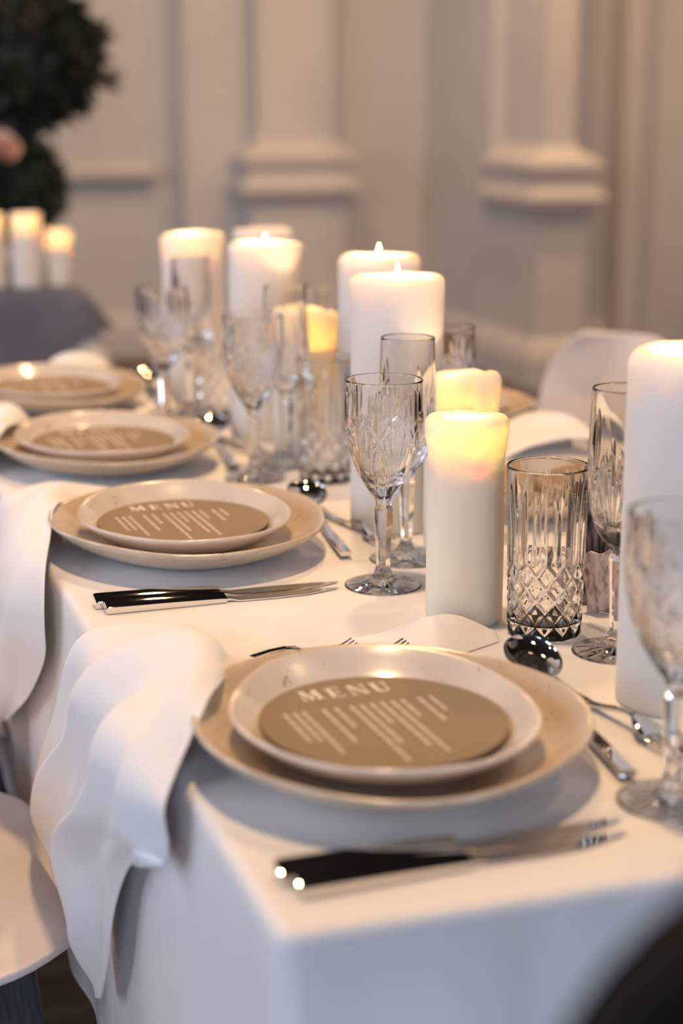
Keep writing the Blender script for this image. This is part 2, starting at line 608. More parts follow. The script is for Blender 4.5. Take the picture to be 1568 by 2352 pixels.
# menu card: a kraft disc, four painted capitals and the lines of small print
V, F = lathe([(0.0868, 0.0), (0.0872, 0.0004), (0.0872, 0.0012), (0.0868, 0.0015)], 96, cap0=True, cap1=True)
CARD = mesh('card', V, F, M['card'], sharp=30)


def flat(name, polys, m, z0=0.0015, z1=0.0017):
    V, F = [], []
    for poly in polys:
        n = len(V)
        k = len(poly)
        V += [(x, y, z0) for x, y in poly] + [(x, y, z1) for x, y in poly]
        F.append([n + k + i for i in range(k)])
        F.append([n + i for i in range(k)][::-1])
        for i in range(k):
            j = (i + 1) % k
            F.append([n + i, n + j, n + k + j, n + k + i])
    return mesh(name, V, F, m, smooth=False)


def serif(x, y, wd=0.006, t=0.0011):
    return [(x - wd / 2, y), (x + wd / 2, y), (x + wd / 2, y + t), (x - wd / 2, y + t)]


H_ = 0.0195
LET = {
    'M': [[(0.0005, 0), (0.0016, 0), (0.0030, H_), (0.0018, H_)], [(0.0014, H_), (0.0048, H_), (0.0082, 0.003), (0.0066, 0)],
          [(0.0066, 0), (0.0078, 0), (0.0122, H_), (0.0112, H_)], [(0.0112, H_), (0.0146, H_), (0.0152, 0), (0.0120, 0)],
          serif(0.0012, 0, 0.0046), serif(0.0136, 0, 0.0062), serif(0.0022, H_ - 0.001, 0.004), serif(0.0136, H_ - 0.001, 0.0044)],
    'E': [[(0.0015, 0), (0.0046, 0), (0.0046, H_), (0.0015, H_)], [(0.0046, 0), (0.0112, 0), (0.0118, 0.0046), (0.0110, 0.0014), (0.0046, 0.0012)],
          [(0.0046, H_), (0.0046, H_ - 0.0012), (0.0104, H_ - 0.0014), (0.0112, H_ - 0.0044), (0.0108, H_)], [(0.0046, 0.0092), (0.0088, 0.0092), (0.0088, 0.0104), (0.0046, 0.0104)],
          [(0.0085, 0.0072), (0.0092, 0.0072), (0.0092, 0.0124), (0.0085, 0.0124)], serif(0.0026, 0, 0.0052), serif(0.0026, H_ - 0.001, 0.0052)],
    'N': [[(0.0012, 0), (0.0022, 0), (0.0022, H_), (0.0012, H_)], [(0.0006, H_), (0.0040, H_), (0.0128, 0), (0.0104, 0)],
          [(0.0118, 0), (0.0128, 0), (0.0128, H_), (0.0118, H_)], serif(0.0017, 0, 0.005), serif(0.0123, H_ - 0.001, 0.005)],
    'U': [[(0.0014, 0.006), (0.0045, 0.006), (0.0045, H_), (0.0014, H_)], [(0.0014, 0.006), (0.0022, 0.0026), (0.0046, 0.0004), (0.0074, 0.0), (0.0072, 0.0013), (0.0056, 0.0022), (0.0047, 0.004), (0.0045, 0.006)],
          [(0.0074, 0.0), (0.0098, 0.0008), (0.0112, 0.003), (0.0116, 0.006), (0.0106, 0.006), (0.0100, 0.0034), (0.0088, 0.0018), (0.0072, 0.0013)],
          [(0.0106, 0.006), (0.0116, 0.006), (0.0116, H_), (0.0106, H_)], serif(0.003, H_ - 0.001, 0.0056), serif(0.0111, H_ - 0.001, 0.0048)],
}
LETME = {c: flat('letter', p, M['ink']) for c, p in LET.items()}
LINES = [(-0.0627, 0.055), (-0.0555, 0.055), (-0.0487, 0.080), (-0.0338, 0.065), (-0.0242, 0.040), (-0.0126, 0.112), (-0.005, 0.077), (0.003, 0.045),
         (0.011, 0.086), (0.019, 0.100), (0.0268, 0.034), (0.0400, 0.048), (0.0490, 0.030)]
LINEME = []
rng = random.Random(7)
for x, L in LINES:
    polys, y = [], 0.0315
    end = y - L
    while y > end + 0.004:
        wl = min(rng.uniform(0.008, 0.018), y - end)
        polys.append([(x - 0.00145, y), (x - 0.00145, y - wl), (x + 0.00145, y - wl), (x + 0.00145, y)])
        y -= wl + 0.0016
    LINEME.append(flat('text_line', polys, M['print'], 0.0015, 0.0016))


def menu(loc, rz, label):
    t = thing('menu_card', label, 'menu card', loc, rz, 'round menu cards')
    link('card', CARD, t)
    t.scale = (1, 1.06, 1)
    for c, x in zip('MENU', (-0.0405, -0.0195, -0.0025, 0.0155)):
        link('letter', LETME[c], t, (x, 0.0505, 0))
    for me in LINEME:
        link('text_line', me, t)
    return t


# ================================================================== CUTLERY (along +Y, lying on z = 0)
def knife_parts(L=0.238, wd=0.0178, blade_w=0.0185):
    hl = L * 0.5
    st = [(0, wd * 0.96, 0.0072), (0.003, wd, 0.0076), (hl * 0.5, wd * 0.97, 0.0070), (hl - 0.006, wd * 0.88, 0.0056), (hl, wd * 0.84, 0.0050)]
    def wedge(y, w_, t_):            # square-edged handle whose top falls away to one side
        a, b, hi, lo = w_ / 2, 0.0007, t_ * 1.48, t_ * 0.96
        pts = [(-a, b), (-a + b, 0), (a - b, 0), (a, b), (a, lo - b), (a - b, lo), (-a + b, hi), (-a, hi - b)]
        return [(p, y, q) for p, q in pts]
    h = loft([wedge(*q) for q in st])
    bl = [(hl - 0.002, wd * 0.55, 0.0040, 0), (hl + 0.004, wd * 0.55, 0.0034, 0), (hl + 0.012, blade_w * 0.82, 0.0022, 0.0012), (hl + 0.045, blade_w, 0.0018, 0.0014),
          (hl + 0.080, blade_w * 0.86, 0.0014, 0.0008), (L - 0.016, blade_w * 0.50, 0.0012, -0.0012), (L - 0.005, blade_w * 0.22, 0.001, -0.0028), (L, 0.0012, 0.0006, -0.0040)]
    b = loft([rrect(w_, t_, cx, y, 0.0024 if y < hl + 0.01 else 0.0014, 0.2) for y, w_, t_, cx in bl])
    return mesh('handle', *h, M['steel'], sharp=35), mesh('blade', *b, M['steel'], sharp=35)


KN = [knife_parts(), knife_parts(0.226, 0.0172, 0.0160)]


def handle_loft(y0, y1, z0=0.003):
    st = []
    for k in range(11):
        t = k / 10
        wd = 0.0125 - 0.0068 * smoothstep(0.15, 0.9, t)
        st.append((y0 + (y1 - y0) * t, wd, 0.0042 - 0.0008 * t, z0 + 0.010 * smoothstep(0.55, 1.0, t)))
    return loft([rrect(w_, t_, 0, y, z, 0.3) for y, w_, t_, z in st])


def spoon_parts():
    h = handle_loft(0.0, 0.178)
    # bowl: egg-shaped dish
    V, F = [], []
    nr, na = 12, 40
    top, bot = [], []
    for sgn, off in ((1, 0.0), (-1, 0.0012)):
        for i in range(nr):
            r = i / (nr - 1)
            for j in range(na):
                a = 2 * PI * j / na
                x = 0.0215 * r * math.sin(a) * (1 + 0.10 * math.cos(a) * -1)
                yy = 0.206 + 0.035 * r * -math.cos(a)
                z = 0.0035 + 0.0068 * r ** 4 - off + 0.19 * (yy - 0.171) + 0.002 * (1 if math.cos(a) > 0 else 0) * r * math.cos(a)
                V.append((x, yy, z))
    F += grid_faces(nr, na, wrap=True, flip=True)
    F += grid_faces(nr, na, wrap=True, base=nr * na)
    o1, o2 = (nr - 1) * na, (2 * nr - 1) * na
    F += [[o1 + j, o1 + (j + 1) % na, o2 + (j + 1) % na, o2 + j] for j in range(na)]
    return mesh('handle', *h, M['steel'], sharp=40), mesh('bowl', V, F, M['steel'])


def fork_parts(L=0.2):
    h = handle_loft(0.0, L - 0.062)
    y0 = L - 0.064
    st = [(0, 0.0058, 0.0130), (0.006, 0.0085, 0.0128), (0.013, 0.0175, 0.0112), (0.020, 0.0225, 0.0090), (0.028, 0.0235, 0.0068)]
    hd = loft([rrect(w_, 0.0017, 0, y0 + y, z, 0.3) for y, w_, z in st])
    tn = loft([rrect(0.0036 * (1 - 0.35 * t), 0.0016, 0, y0 + 0.0275 + 0.036 * t, 0.0068 - 0.012 * t + 0.017 * t * t, 0.3) for t in np.linspace(0, 1, 8)])
    return mesh('handle', *h, M['steel'], sharp=40), mesh('head', *hd, M['steel'], sharp=50), mesh('tine', *tn, M['steel'], sharp=50)


SP, FK = spoon_parts(), fork_parts()


def knife(loc, rz, kind, label):
    t = thing('table_knife' if kind == 0 else 'entree_knife', label, 'knife', loc, rz, 'polished steel knives')
    link('handle', KN[kind][0], t)
    link('blade', KN[kind][1], t)
    return t


def spoon(loc, rz, label):
    t = thing('dessert_spoon', label, 'spoon', loc, rz, 'dessert spoons above the plates')
    link('handle', SP[0], t)
    link('bowl', SP[1], t)
    t.scale = (1.02, 1.02, 1.02)
    t.rotation_euler = (math.radians(0.6), 0, rz)
    return t


def fork(loc, rz, label, name='dessert_fork', group='dessert forks above the plates'):
    t = thing(name, label, 'fork', loc, rz, group)
    link('handle', FK[0], t)
    hd = link('head', FK[1], t)
    for k in range(4):
        link('tine', FK[2], hd, ((k - 1.5) * 0.0066, 0, 0))
    return t


# ================================================================== CUT CRYSTAL
def grooves(A, Z, segs, rref):
    """depth field of V cuts; seg = (a0, z0, a1, z1, half width, depth, pointed)"""
    D = np.zeros_like(A)
    for a0, z0, a1, z1, wv, dp, pt in segs:
        am = (a0 + a1) / 2
        u = (np.mod(A - am + PI, 2 * PI) - PI) * rref
        u0, u1 = (a0 - am) * rref, (a1 - am) * rref
        dx, dz = u1 - u0, z1 - z0
        L2 = dx * dx + dz * dz
        t = np.clip(((u - u0) * dx + (Z - z0) * dz) / L2, 0, 1)
        d = np.hypot(u - u0 - t * dx, Z - z0 - t * dz)
        wl = wv * (np.sqrt(np.maximum(np.sin(PI * t), 1e-4)) if pt == 2 else (np.sqrt(np.maximum(1 - t, 1e-4)) if pt == 1 else 1.0))
        D = np.maximum(D, dp * np.clip(1 - d / wl, 0, 1) * (wl / wv))
    return D


def radii(keys, zs):
    P = catmull(keys, 220)
    return np.interp(zs, P[:, 1], P[:, 0])


NT = 256


def glass_part_meshes(tag_, bowl_keys, inner_keys, segs, rref, stem=None, foot_r=0.037, foot_h=0.012, rays=14):
    parts = []
    zb, zt = bowl_keys[0][1], bowl_keys[-1][1]
    nz = 110
    zs = np.linspace(zb, zt, nz)
    ro = radii(bowl_keys, zs)
    prof = [(r, z) for r, z in zip(ro, zs)]
    rim = ro[-1]
    prof += [(rim - 0.0004, zt + 0.0005), (rim - 0.0010, zt + 0.0004), (rim - 0.0014, zt - 0.0002)]
    zi = np.linspace(zt - 0.002, inner_keys[0][1], 50)
    ri = radii(inner_keys, zi)
    ri = np.minimum(ri, rim - 0.0014)
    prof += [(max(r, 0.0003), z) for r, z in zip(ri, zi)]

    def fn(R, TH, Z, I):
        D = np.zeros_like(R)
        D[:nz] = grooves(TH[:nz], Z[:nz], segs, rref)
        k = smoothstep(zb, zb + 0.004, Z)
        return R - D * k, Z
    V, F = lathe(prof, NT, fn, cap1=True, cap0=stem is None)
    parts.append(('bowl' if stem else 'body', mesh(tag_, V, F, M['glass'])))
    if stem:
        # stem: six facets, collar below the bowl
        def hexf(R, TH, Z, I):
            c = np.mod(TH, PI / 3) - PI / 6
            hx = math.cos(PI / 6) / np.cos(c) * 1.06
            k = smoothstep(stem[0][1], stem[1][1], Z) * (1 - smoothstep(stem[-3][1], stem[-2][1], Z))
            return R * (1 + (hx - 1) * k), Z
        V, F = lathe(stem, NT // 2 * 2, hexf)
        parts.append(('stem', mesh('stem', V, F, M['glass'], sharp=24)))
        s0 = stem[0]
        fp = [(0.0003, 0.0016), (0.006, 0.0014), (0.020, 0.0008), (foot_r - 0.004, 0.0002), (foot_r - 0.0012, 0.0), (foot_r, 0.0008), (foot_r - 0.0004, 0.0018)]
        for q in np.linspace(0, 1, 14)[1:]:
            fp.append((foot_r - 0.0004 + (s0[0] - foot_r + 0.0004) * q, 0.0018 + (s0[1] - 0.0018) * (0.30 * q + 0.70 * q ** 5)))
        fp = np.array(fp)
        fine = [fp[0]]
        for a_, b_ in zip(fp[:-1], fp[1:]):
            for q in np.linspace(0, 1, 4)[1:]:
                fine.append(a_ + (b_ - a_) * q)

        def ray(R, TH, Z, I):
            under = (I < 10)
            g = np.abs(np.mod(TH * rays / (2 * PI), 1) - 0.5) * 2
            amp = 0.0011 * np.clip((R - 0.003) / 0.006, 0, 1) * np.clip((foot_r - 0.004 - R) / 0.012, 0, 1)
            return R, Z + under * amp * np.clip(1 - g * 2.2, 0, 1)
        V, F = lathe(fine, NT, ray, cap0=True)
        parts.append(('foot', mesh('foot', V, F, M['glass'])))
    return parts


# goblet
gb = [(0.0088, 0.087), (0.0125, 0.0915), (0.0195, 0.102), (0.0275, 0.117), (0.0335, 0.135), (0.0368, 0.155), (0.0372, 0.172), (0.0366, 0.188), (0.0364, 0.200)]
gi = [(0.0, 0.101), (0.010, 0.1025), (0.0225, 0.114), (0.0300, 0.131), (0.0342, 0.155), (0.0352, 0.175), (0.0351, 0.1995)]
sg = []
for k in range(6):
    a = k * PI / 3
    for j, (da, zt_) in enumerate([(-0.62, 0.142), (-0.42, 0.152), (-0.21, 0.162), (0, 0.171), (0.21, 0.162), (0.42, 0.152), (0.62, 0.142)]):
        sg.append((a + da * 0.16, 0.092, a + da * 0.84, zt_, 0.0034, 0.0021, 2))
    sg.append((a + PI / 6, 0.150, a + PI / 6, 0.196, 0.0042, 0.0017, 2))
    sg.append((a + PI / 6 - 0.17, 0.160, a + PI / 6 - 0.19, 0.192, 0.0028, 0.0012, 2))
    sg.append((a + PI / 6 + 0.17, 0.160, a + PI / 6 + 0.19, 0.192, 0.0028, 0.0012, 2))
    sg.append((a + PI / 6 - 0.30, 0.162, a + PI / 6 + 0.14, 0.138, 0.0030, 0.0018, 2))
    sg.append((a + PI / 6 + 0.30, 0.162, a + PI / 6 - 0.14, 0.138, 0.0030, 0.0018, 2))
gs = [(0.0088, 0.013), (0.0064, 0.019), (0.0064, 0.024), (0.0072, 0.045), (0.0092, 0.0735), (0.0092, 0.0755), (0.0072, 0.0785), (0.0074, 0.083), (0.0088, 0.087)]
GOBLET = glass_part_meshes('bowl', gb, gi, sg, 0.034, gs)
# flute
fb = [(0.0098, 0.094), (0.0150, 0.099), (0.0215, 0.110), (0.0262, 0.125), (0.0284, 0.143), (0.0286, 0.160), (0.0280, 0.185), (0.0272, 0.210), (0.0268, 0.226)]
fi = [(0.0, 0.108), (0.008, 0.1095), (0.0180, 0.119), (0.0232, 0.134), (0.0255, 0.152), (0.0262, 0.180), (0.0257, 0.2255)]
sg = []
for k in range(5):
    a = k * 2 * PI / 5
    for da, zt_ in [(-0.5, 0.150), (-0.25, 0.165), (0, 0.178), (0.25, 0.165), (0.5, 0.150)]:
        sg.append((a + da * 0.2, 0.098, a + da * 1.0, zt_, 0.0034, 0.0020, 2))
    b_ = a + PI / 5
    sg.append((b_ - 0.4, 0.168, b_ + 0.25, 0.120, 0.0034, 0.0020, 2))
    sg.append((b_ + 0.4, 0.168, b_ - 0.25, 0.120, 0.0034, 0.0020, 2))
    sg.append((b_, 0.158, b_, 0.205, 0.0040, 0.0014, 2))
fs = [(0.0088, 0.013), (0.0062, 0.019), (0.0062, 0.024), (0.0070, 0.045), (0.0088, 0.078), (0.0088, 0.081), (0.0074, 0.085), (0.0078, 0.090), (0.0098, 0.094)]
FLUTE = glass_part_meshes('bowl', fb, fi, sg, 0.027, fs)
# tumbler
tb = [(0.0305, 0.0), (0.0320, 0.002), (0.0326, 0.010), (0.0332, 0.040), (0.0342, 0.085), (0.0352, 0.125), (0.0356, 0.150)]
ti = [(0.0, 0.010), (0.022, 0.0108), (0.0292, 0.016), (0.0304, 0.040), (0.0318, 0.085), (0.0332, 0.125), (0.0341, 0.1495)]
sg = []
for k in range(12):
    a = k * PI / 6
    sg.append((a, 0.056, a, 0.138, 0.0058, 0.0019, 2))
    sg.append((a + PI / 12, 0.066, a + PI / 12, 0.118, 0.0030, 0.0012, 2))
    sg.append((a, 0.068, a + 1.55, 0.004, 0.0030, 0.0021, 0))
    sg.append((a, 0.068, a - 1.55, 0.004, 0.0030, 0.0021, 0))
TUMBLER = glass_part_meshes('body', tb, ti, sg, 0.034)


def glass(kind, loc, rz, label):
    nm, cat, parts, grp = {'g': ('wine_goblet', 'goblet', GOBLET, 'cut crystal goblets'), 'f': ('champagne_flute', 'flute', FLUTE, 'cut crystal flutes'),
                           't': ('crystal_tumbler', 'tumbler', TUMBLER, 'cut crystal tumblers')}[kind]
    if len(parts) == 1:
        o = link(nm, parts[0][1], None, loc, (0, 0, rz))
        return tag(o, label, cat, grp)
    t = thing(nm, label, cat, loc, rz, grp)
    for n, me in parts:
        link(n, me, t)
    return t


# ================================================================== CANDLES
def candle(loc, r, h, label, lit=True, pool=0.012, pool_r=0.62, flare=0.0, lip=0.006, tilt=(0, 0), seed=0, m='wax', flame_up=0.004, group='pillar candles', name='pillar_candle', wob=0.0012, power=0.46):
    rng = random.Random(seed)
    a, b = rng.uniform(0, 6.28), rng.uniform(0, 6.28)
    pr = [(r * 0.93, 0.0), (r * 0.985, 0.0012), (r, 0.004)]
    for q in np.linspace(0.04, 1.0, 34):
        z = 0.004 + (h - 0.004 - lip) * q
        pr.append((r * (1 + flare * smoothstep(0.80, 0.98, q) - flare * 0.5 * smoothstep(0.4, 0.8, q) * (1 - smoothstep(0.8, 0.98, q))), z))
    rt = pr[-1][0]
    for q in np.linspace(0, PI / 2, 8)[1:]:
        pr.append((rt - lip * (1 - math.cos(q)), h - lip + lip * math.sin(q)))
    e = pr[-1][0]
    rp_ = r * pool_r
    for q in np.linspace(0, 1, 8)[1:]:
        pr.append((e + (rp_ - e) * q, h - 0.002 * q * q))
    for q in np.linspace(0, PI / 2, 7)[1:]:
        pr.append((rp_ - 0.004 * math.sin(q), h - 0.002 - pool * (1 - math.cos(q))))
    rb = pr[-1][0]
    pr += [(rb * 0.5, h - 0.002 - pool - 0.0005), (0.002, h - 0.002 - pool - 0.001)]

    def fn(R, TH, Z, I):
        k = smoothstep(h * 0.72, h, Z)
        R2 = R * (1 + k * wob / r * (np.sin(2 * TH + a) + 0.6 * np.sin(3 * TH + b) + 0.35 * np.sin(7 * TH + a)))
        Z2 = Z + k * (0.9 * wob * np.sin(2 * TH + b) + 0.5 * wob * np.sin(5 * TH + a)) * (R / r) + k * (tilt[0] * R * np.cos(TH) + tilt[1] * R * np.sin(TH))
        return R2, Z2
    V, F = lathe(pr, 64, fn, cap0=True, cap1=True)
    t = thing(name, label, 'candle', loc, 0, group)
    link('wax', mesh('wax', V, F, M[m]), t)
    zp = h - 0.003 - pool
    V, F = lathe([(0.0008, zp), (0.0009, zp + 0.006), (0.0006, zp + 0.009)], 8, cap0=True, cap1=True)
    link('wick', mesh('wick', V, F, M['wick']), t)
    if lit:
        zf = zp + 0.004 + flame_up
        V, F = lathe([(0.0010, zf), (0.0022, zf + 0.002), (0.0029, zf + 0.005), (0.0026, zf + 0.0085), (0.0017, zf + 0.0125), (0.0008, zf + 0.016), (0.0002, zf + 0.018)], 14, cap0=True, cap1=True)
        link('flame', mesh('flame', V, F, M['flame']), t)
        pl_ = bpy.data.lights.new('flame_light', 'POINT')
        pl_.energy = power
        pl_.color = (1.0, 0.63, 0.32)
        pl_.shadow_soft_size = 0.003
        link('flame_light', pl_, t, (0, 0, zf + 0.006))
    return t


candle((0.577, 1.403, T), 0.0345, 0.186, 'lit cream pillar candle between the goblet and the cut tumbler', True, 0.022, 0.60, 0.055, 0.008, (0, -0.02), 3, 'wax_warm', -0.004, power=0.55)
candle((0.676, 1.658, T), 0.0385, 0.180, 'cream pillar candle with a slumped rim, half hidden behind the short lit one', True, 0.030, 0.62, 0.03, 0.012, (0.07, -0.10), 5, 'wax_warm', -0.006, wob=0.0022, power=0.55)
candle((0.637, 1.748, T), 0.0495, 0.272, 'tall thick pillar candle with a bright pool, behind the middle goblet and flute', True, 0.010, 0.64, 0.0, 0.010, (0, 0), 7)
candle((0.712, 2.02, T), 0.0495, 0.268, 'tall pillar candle peeping out at the left behind the thick bright one', True, 0.010, 0.6, 0.0, 0.012, (0, 0), 9)
candle((0.642, 2.280, T), 0.0495, 0.264, 'tall pillar candle with a flame, left of the centre pair, behind the far glasses', True, 0.012, 0.62, 0.0, 0.010, (0, 0), 11)
candle((0.640, 2.690, T), 0.0480, 0.245, 'leftmost tall pillar candle glowing at the rim, end of the near table', True, 0.026, 0.66, 0.0, 0.008, (0.04, 0), 13)
candle((0.768, 2.735, T), 0.0490, 0.245, 'unlit tall candle showing its pale top behind two lit ones at the table end', False, 0.006, 0.6, 0.0, 0.010, (0, 0), 15)
candle((0.662, 2.165, T), 0.0420, 0.186, 'short glowing amber pillar candle with a melted rim, seen through the far glasses', True, 0.034, 0.64, 0.05, 0.010, (-0.02, -0.05), 17, 'wax_warm', -0.006, wob=0.0028, power=1.1)
candle((0.657, 1.150, T), 0.0510, 0.276, 'tall pillar candle cut by the right edge of the picture', True, 0.014, 0.62, 0.0, 0.012, (0, 0), 19)

# ================================================================== GLASSES
glass('g', (0.552, 0.972, T), 0.2, 'blurred crystal goblet in front of the right hand tall candle')
glass('g', (0.544, 1.527, T), 0.55, 'sharp crystal goblet left of the short lit candle')
glass('g', (0.553, 2.022, T), 0.1, 'blurred crystal goblet behind the second spoon, in front of the amber candle')
glass('g', (0.515, 2.350, T), 0.4, 'leftmost crystal goblet, beside the far spoon')
glass('f', (0.598, 1.610, T), 0.3, 'crystal flute right behind the sharp goblet')
glass('f', (0.663, 1.274, T), 0.15, 'crystal flute right of the cut tumbler, half behind the tall candle at the edge')
glass('f', (0.613, 2.088, T), 0.7, 'blurred crystal flute in front of the amber candle')
glass('f', (0.585, 2.476, T), 0.2, 'blurred crystal flute in front of the leftmost tall candle')
glass('t', (0.628, 1.342, T), 0.1, 'sharp diamond cut tumbler right of the short lit candle')
glass('t', (0.633, 1.985, T), 0.3, 'blurred diamond cut tumbler left of the thick bright candle')
glass('t', (0.606, 2.404, T), 0.6, 'blurred diamond cut tumbler between the two far left stemmed glasses')
glass('g', (0.735, 1.862, T), 0.2, 'crystal goblet half hidden behind the thick bright candle')
glass('g', (0.738, 2.320, T), 0.2, 'dark looking crystal goblet behind the amber candle, at its upper right')

# ================================================================== PLACE SETTINGS
WHERE = ['nearest', 'second', 'third', 'farthest']
PX = 0.396
PY = [1.097, 1.712, 2.155, 2.585]


def napkin_mesh(rows, seed, n=44, folds=(), sub=6):
    rng = random.Random(seed)
    A = catmull([r[0] for r in rows], len(rows) * sub)
    B = catmull([r[1] for r in rows], len(rows) * sub)
    k = len(A)
    ph = [rng.uniform(0, 6.28) for _ in range(4)]
    V = []
    G = np.zeros((k, n, 3))
    tv = np.linspace(0, len(rows) - 1, k)
    amp = np.interp(tv, range(len(rows)), [r[2] for r in rows])
    for i in range(k):
        for j in range(n):
            u = j / (n - 1)
            G[i, j] = A[i] * (1 - u) + B[i] * u
    du = np.gradient(G, axis=1)
    dv = np.gradient(G, axis=0)
    nr = np.cross(dv, du)
    nr /= np.maximum(np.linalg.norm(nr, axis=2, keepdims=True), 1e-9)
    u = np.linspace(0, 1, n)[None, :]
    q = (tv / (len(rows) - 1))[:, None]
    f = np.sin(2 * PI * (1.25 * u + 0.35 * q) + ph[0]) + 0.55 * np.sin(2 * PI * (2.3 * u - 0.5 * q) + ph[1]) + 0.25 * np.sin(2 * PI * (4.1 * u + 0.3 * q) + ph[2])
    f = np.sign(f) * np.abs(f) ** 0.8
    H = f * amp[:, None] * 0.75
    for q0, u0, q1, u1, hgt, wd in folds:          # overlapping pleats: a quick step across a slanting line
        tt = np.clip((tv[:, None] - q0) / (q1 - q0), 0, 1)
        uc = u0 + (u1 - u0) * tt
        fade = smoothstep(q0 - 0.8, q0 + 0.8, tv[:, None]) * (1 - smoothstep(q1 - 0.8, q1 + 0.8, tv[:, None]))
        H = H + hgt * fade * (smoothstep(-wd * 0.3, wd * 0.3, u - uc) - smoothstep(0, wd * 3.5, u - uc))
    G = G + nr * H[:, :, None]
    V = G.reshape(-1, 3)
    return mesh('napkin', V, grid_faces(k, n), M['napkin'])


def napkin(me, label, loc=(0, 0, 0)):
    o = link('napkin', me, None, loc)
    s = o.modifiers.new('hem', 'SOLIDIFY')
    s.thickness = 0.0016
    s.offset = 0
    sb = o.modifiers.new('soft', 'SUBSURF')
    sb.levels = sb.render_levels = 1
    return tag(o, label, 'napkin', 'white linen napkins')


N1 = [((0.588, 1.352, 0.7510), (0.580, 1.328, 0.7509), 0.0), ((0.545, 1.368, 0.7670), (0.525, 1.300, 0.7509), 0.0004), ((0.480, 1.375, 0.7525), (0.470, 1.270, 0.7510), 0.0004),
      ((0.400, 1.360, 0.7535), (0.400, 1.262, 0.7530), 0.001), ((0.345, 1.370, 0.760), (0.325, 1.235, 0.779), 0.002), ((0.318, 1.395, 0.768), (0.290, 1.165, 0.797), 0.004),
      ((0.280, 1.415, 0.766), (0.268, 1.125, 0.792), 0.005), ((0.247, 1.432, 0.760), (0.246, 1.100, 0.770), 0.005), ((0.230, 1.445, 0.735), (0.226, 1.075, 0.748), 0.006),
      ((0.226, 1.490, 0.672), (0.224, 1.075, 0.722), 0.010), ((0.224, 1.565, 0.608), (0.222, 1.085, 0.705), 0.012), ((0.222, 1.660, 0.512), (0.221, 1.130, 0.694), 0.013),
      ((0.222, 1.600, 0.498), (0.220, 1.195, 0.655), 0.012), ((0.224, 1.476, 0.510), (0.220, 1.235, 0.615), 0.009), ((0.226, 1.405, 0.509), (0.220, 1.258, 0.578), 0.006),
      ((0.226, 1.388, 0.477), (0.221, 1.284, 0.526), 0.004), ((0.226, 1.366, 0.455), (0.222, 1.318, 0.478), 0.001)]
# second napkin: pulled out flatter over the edge, its lower corner swings towards the camera
N2 = [((0.505, 1.965, 0.7510), (0.500, 1.905, 0.7510), 0.0), ((0.480, 1.980, 0.7535), (0.470, 1.890, 0.7520), 0.001), ((0.410, 1.975, 0.7535), (0.405, 1.875, 0.7535), 0.001),
      ((0.345, 1.975, 0.765), (0.312, 1.845, 0.778), 0.002), ((0.300, 1.975, 0.772), (0.268, 1.760, 0.796), 0.004), ((0.262, 1.975, 0.765), (0.250, 1.690, 0.778), 0.006),
      ((0.240, 1.985, 0.750), (0.232, 1.625, 0.758), 0.008), ((0.224, 2.000, 0.705), (0.222, 1.600, 0.725), 0.011), ((0.221, 2.030, 0.640), (0.220, 1.610, 0.690), 0.013),
      ((0.220, 2.060, 0.570), (0.219, 1.650, 0.655), 0.012), ((0.220, 2.050, 0.505), (0.219, 1.735, 0.600), 0.009), ((0.220, 2.010, 0.470), (0.219, 1.870, 0.530), 0.004)]
N3 = [((0.600, 1.502, 0.7520), (0.560, 1.460, 0.7520), 0.0), ((0.520, 1.470, 0.760), (0.500, 1.385, 0.756), 0.002)] + N1[2:]
N4 = [((0.540, 1.330, 0.7530), (0.535, 1.268, 0.7530), 0.0), ((0.510, 1.345, 0.785), (0.490, 1.268, 0.770), 0.004), ((0.455, 1.350, 0.790), (0.450, 1.265, 0.772), 0.004)] + N1[3:]
FOLD = [(4.5, 0.55, 11, 0.05, 0.026, 0.09), (7, 0.62, 15, 0.50, 0.020, 0.09), (5, 0.86, 10, 0.80, 0.012, 0.07)]
NM = [napkin_mesh(N1, 3, folds=FOLD),
      napkin_mesh(N2, 8, folds=[(4, 0.55, 10, 0.30, 0.014, 0.10), (5, 0.80, 9, 0.72, 0.010, 0.08)]),
      napkin_mesh(N3, 3, folds=FOLD), napkin_mesh(N4, 3, folds=FOLD)]
napkin(NM[0], 'white linen napkin falling to a point over the edge beside the nearest plate')
napkin(NM[1], 'white linen napkin draped over the edge behind the second plate')
napkin(NM[2], 'white linen napkin beside the third plate', (0, PY[2] - PY[0], 0))
napkin(NM[3], 'white linen napkin bunched up behind the farthest plate', (0, PY[3] - PY[0], 0))

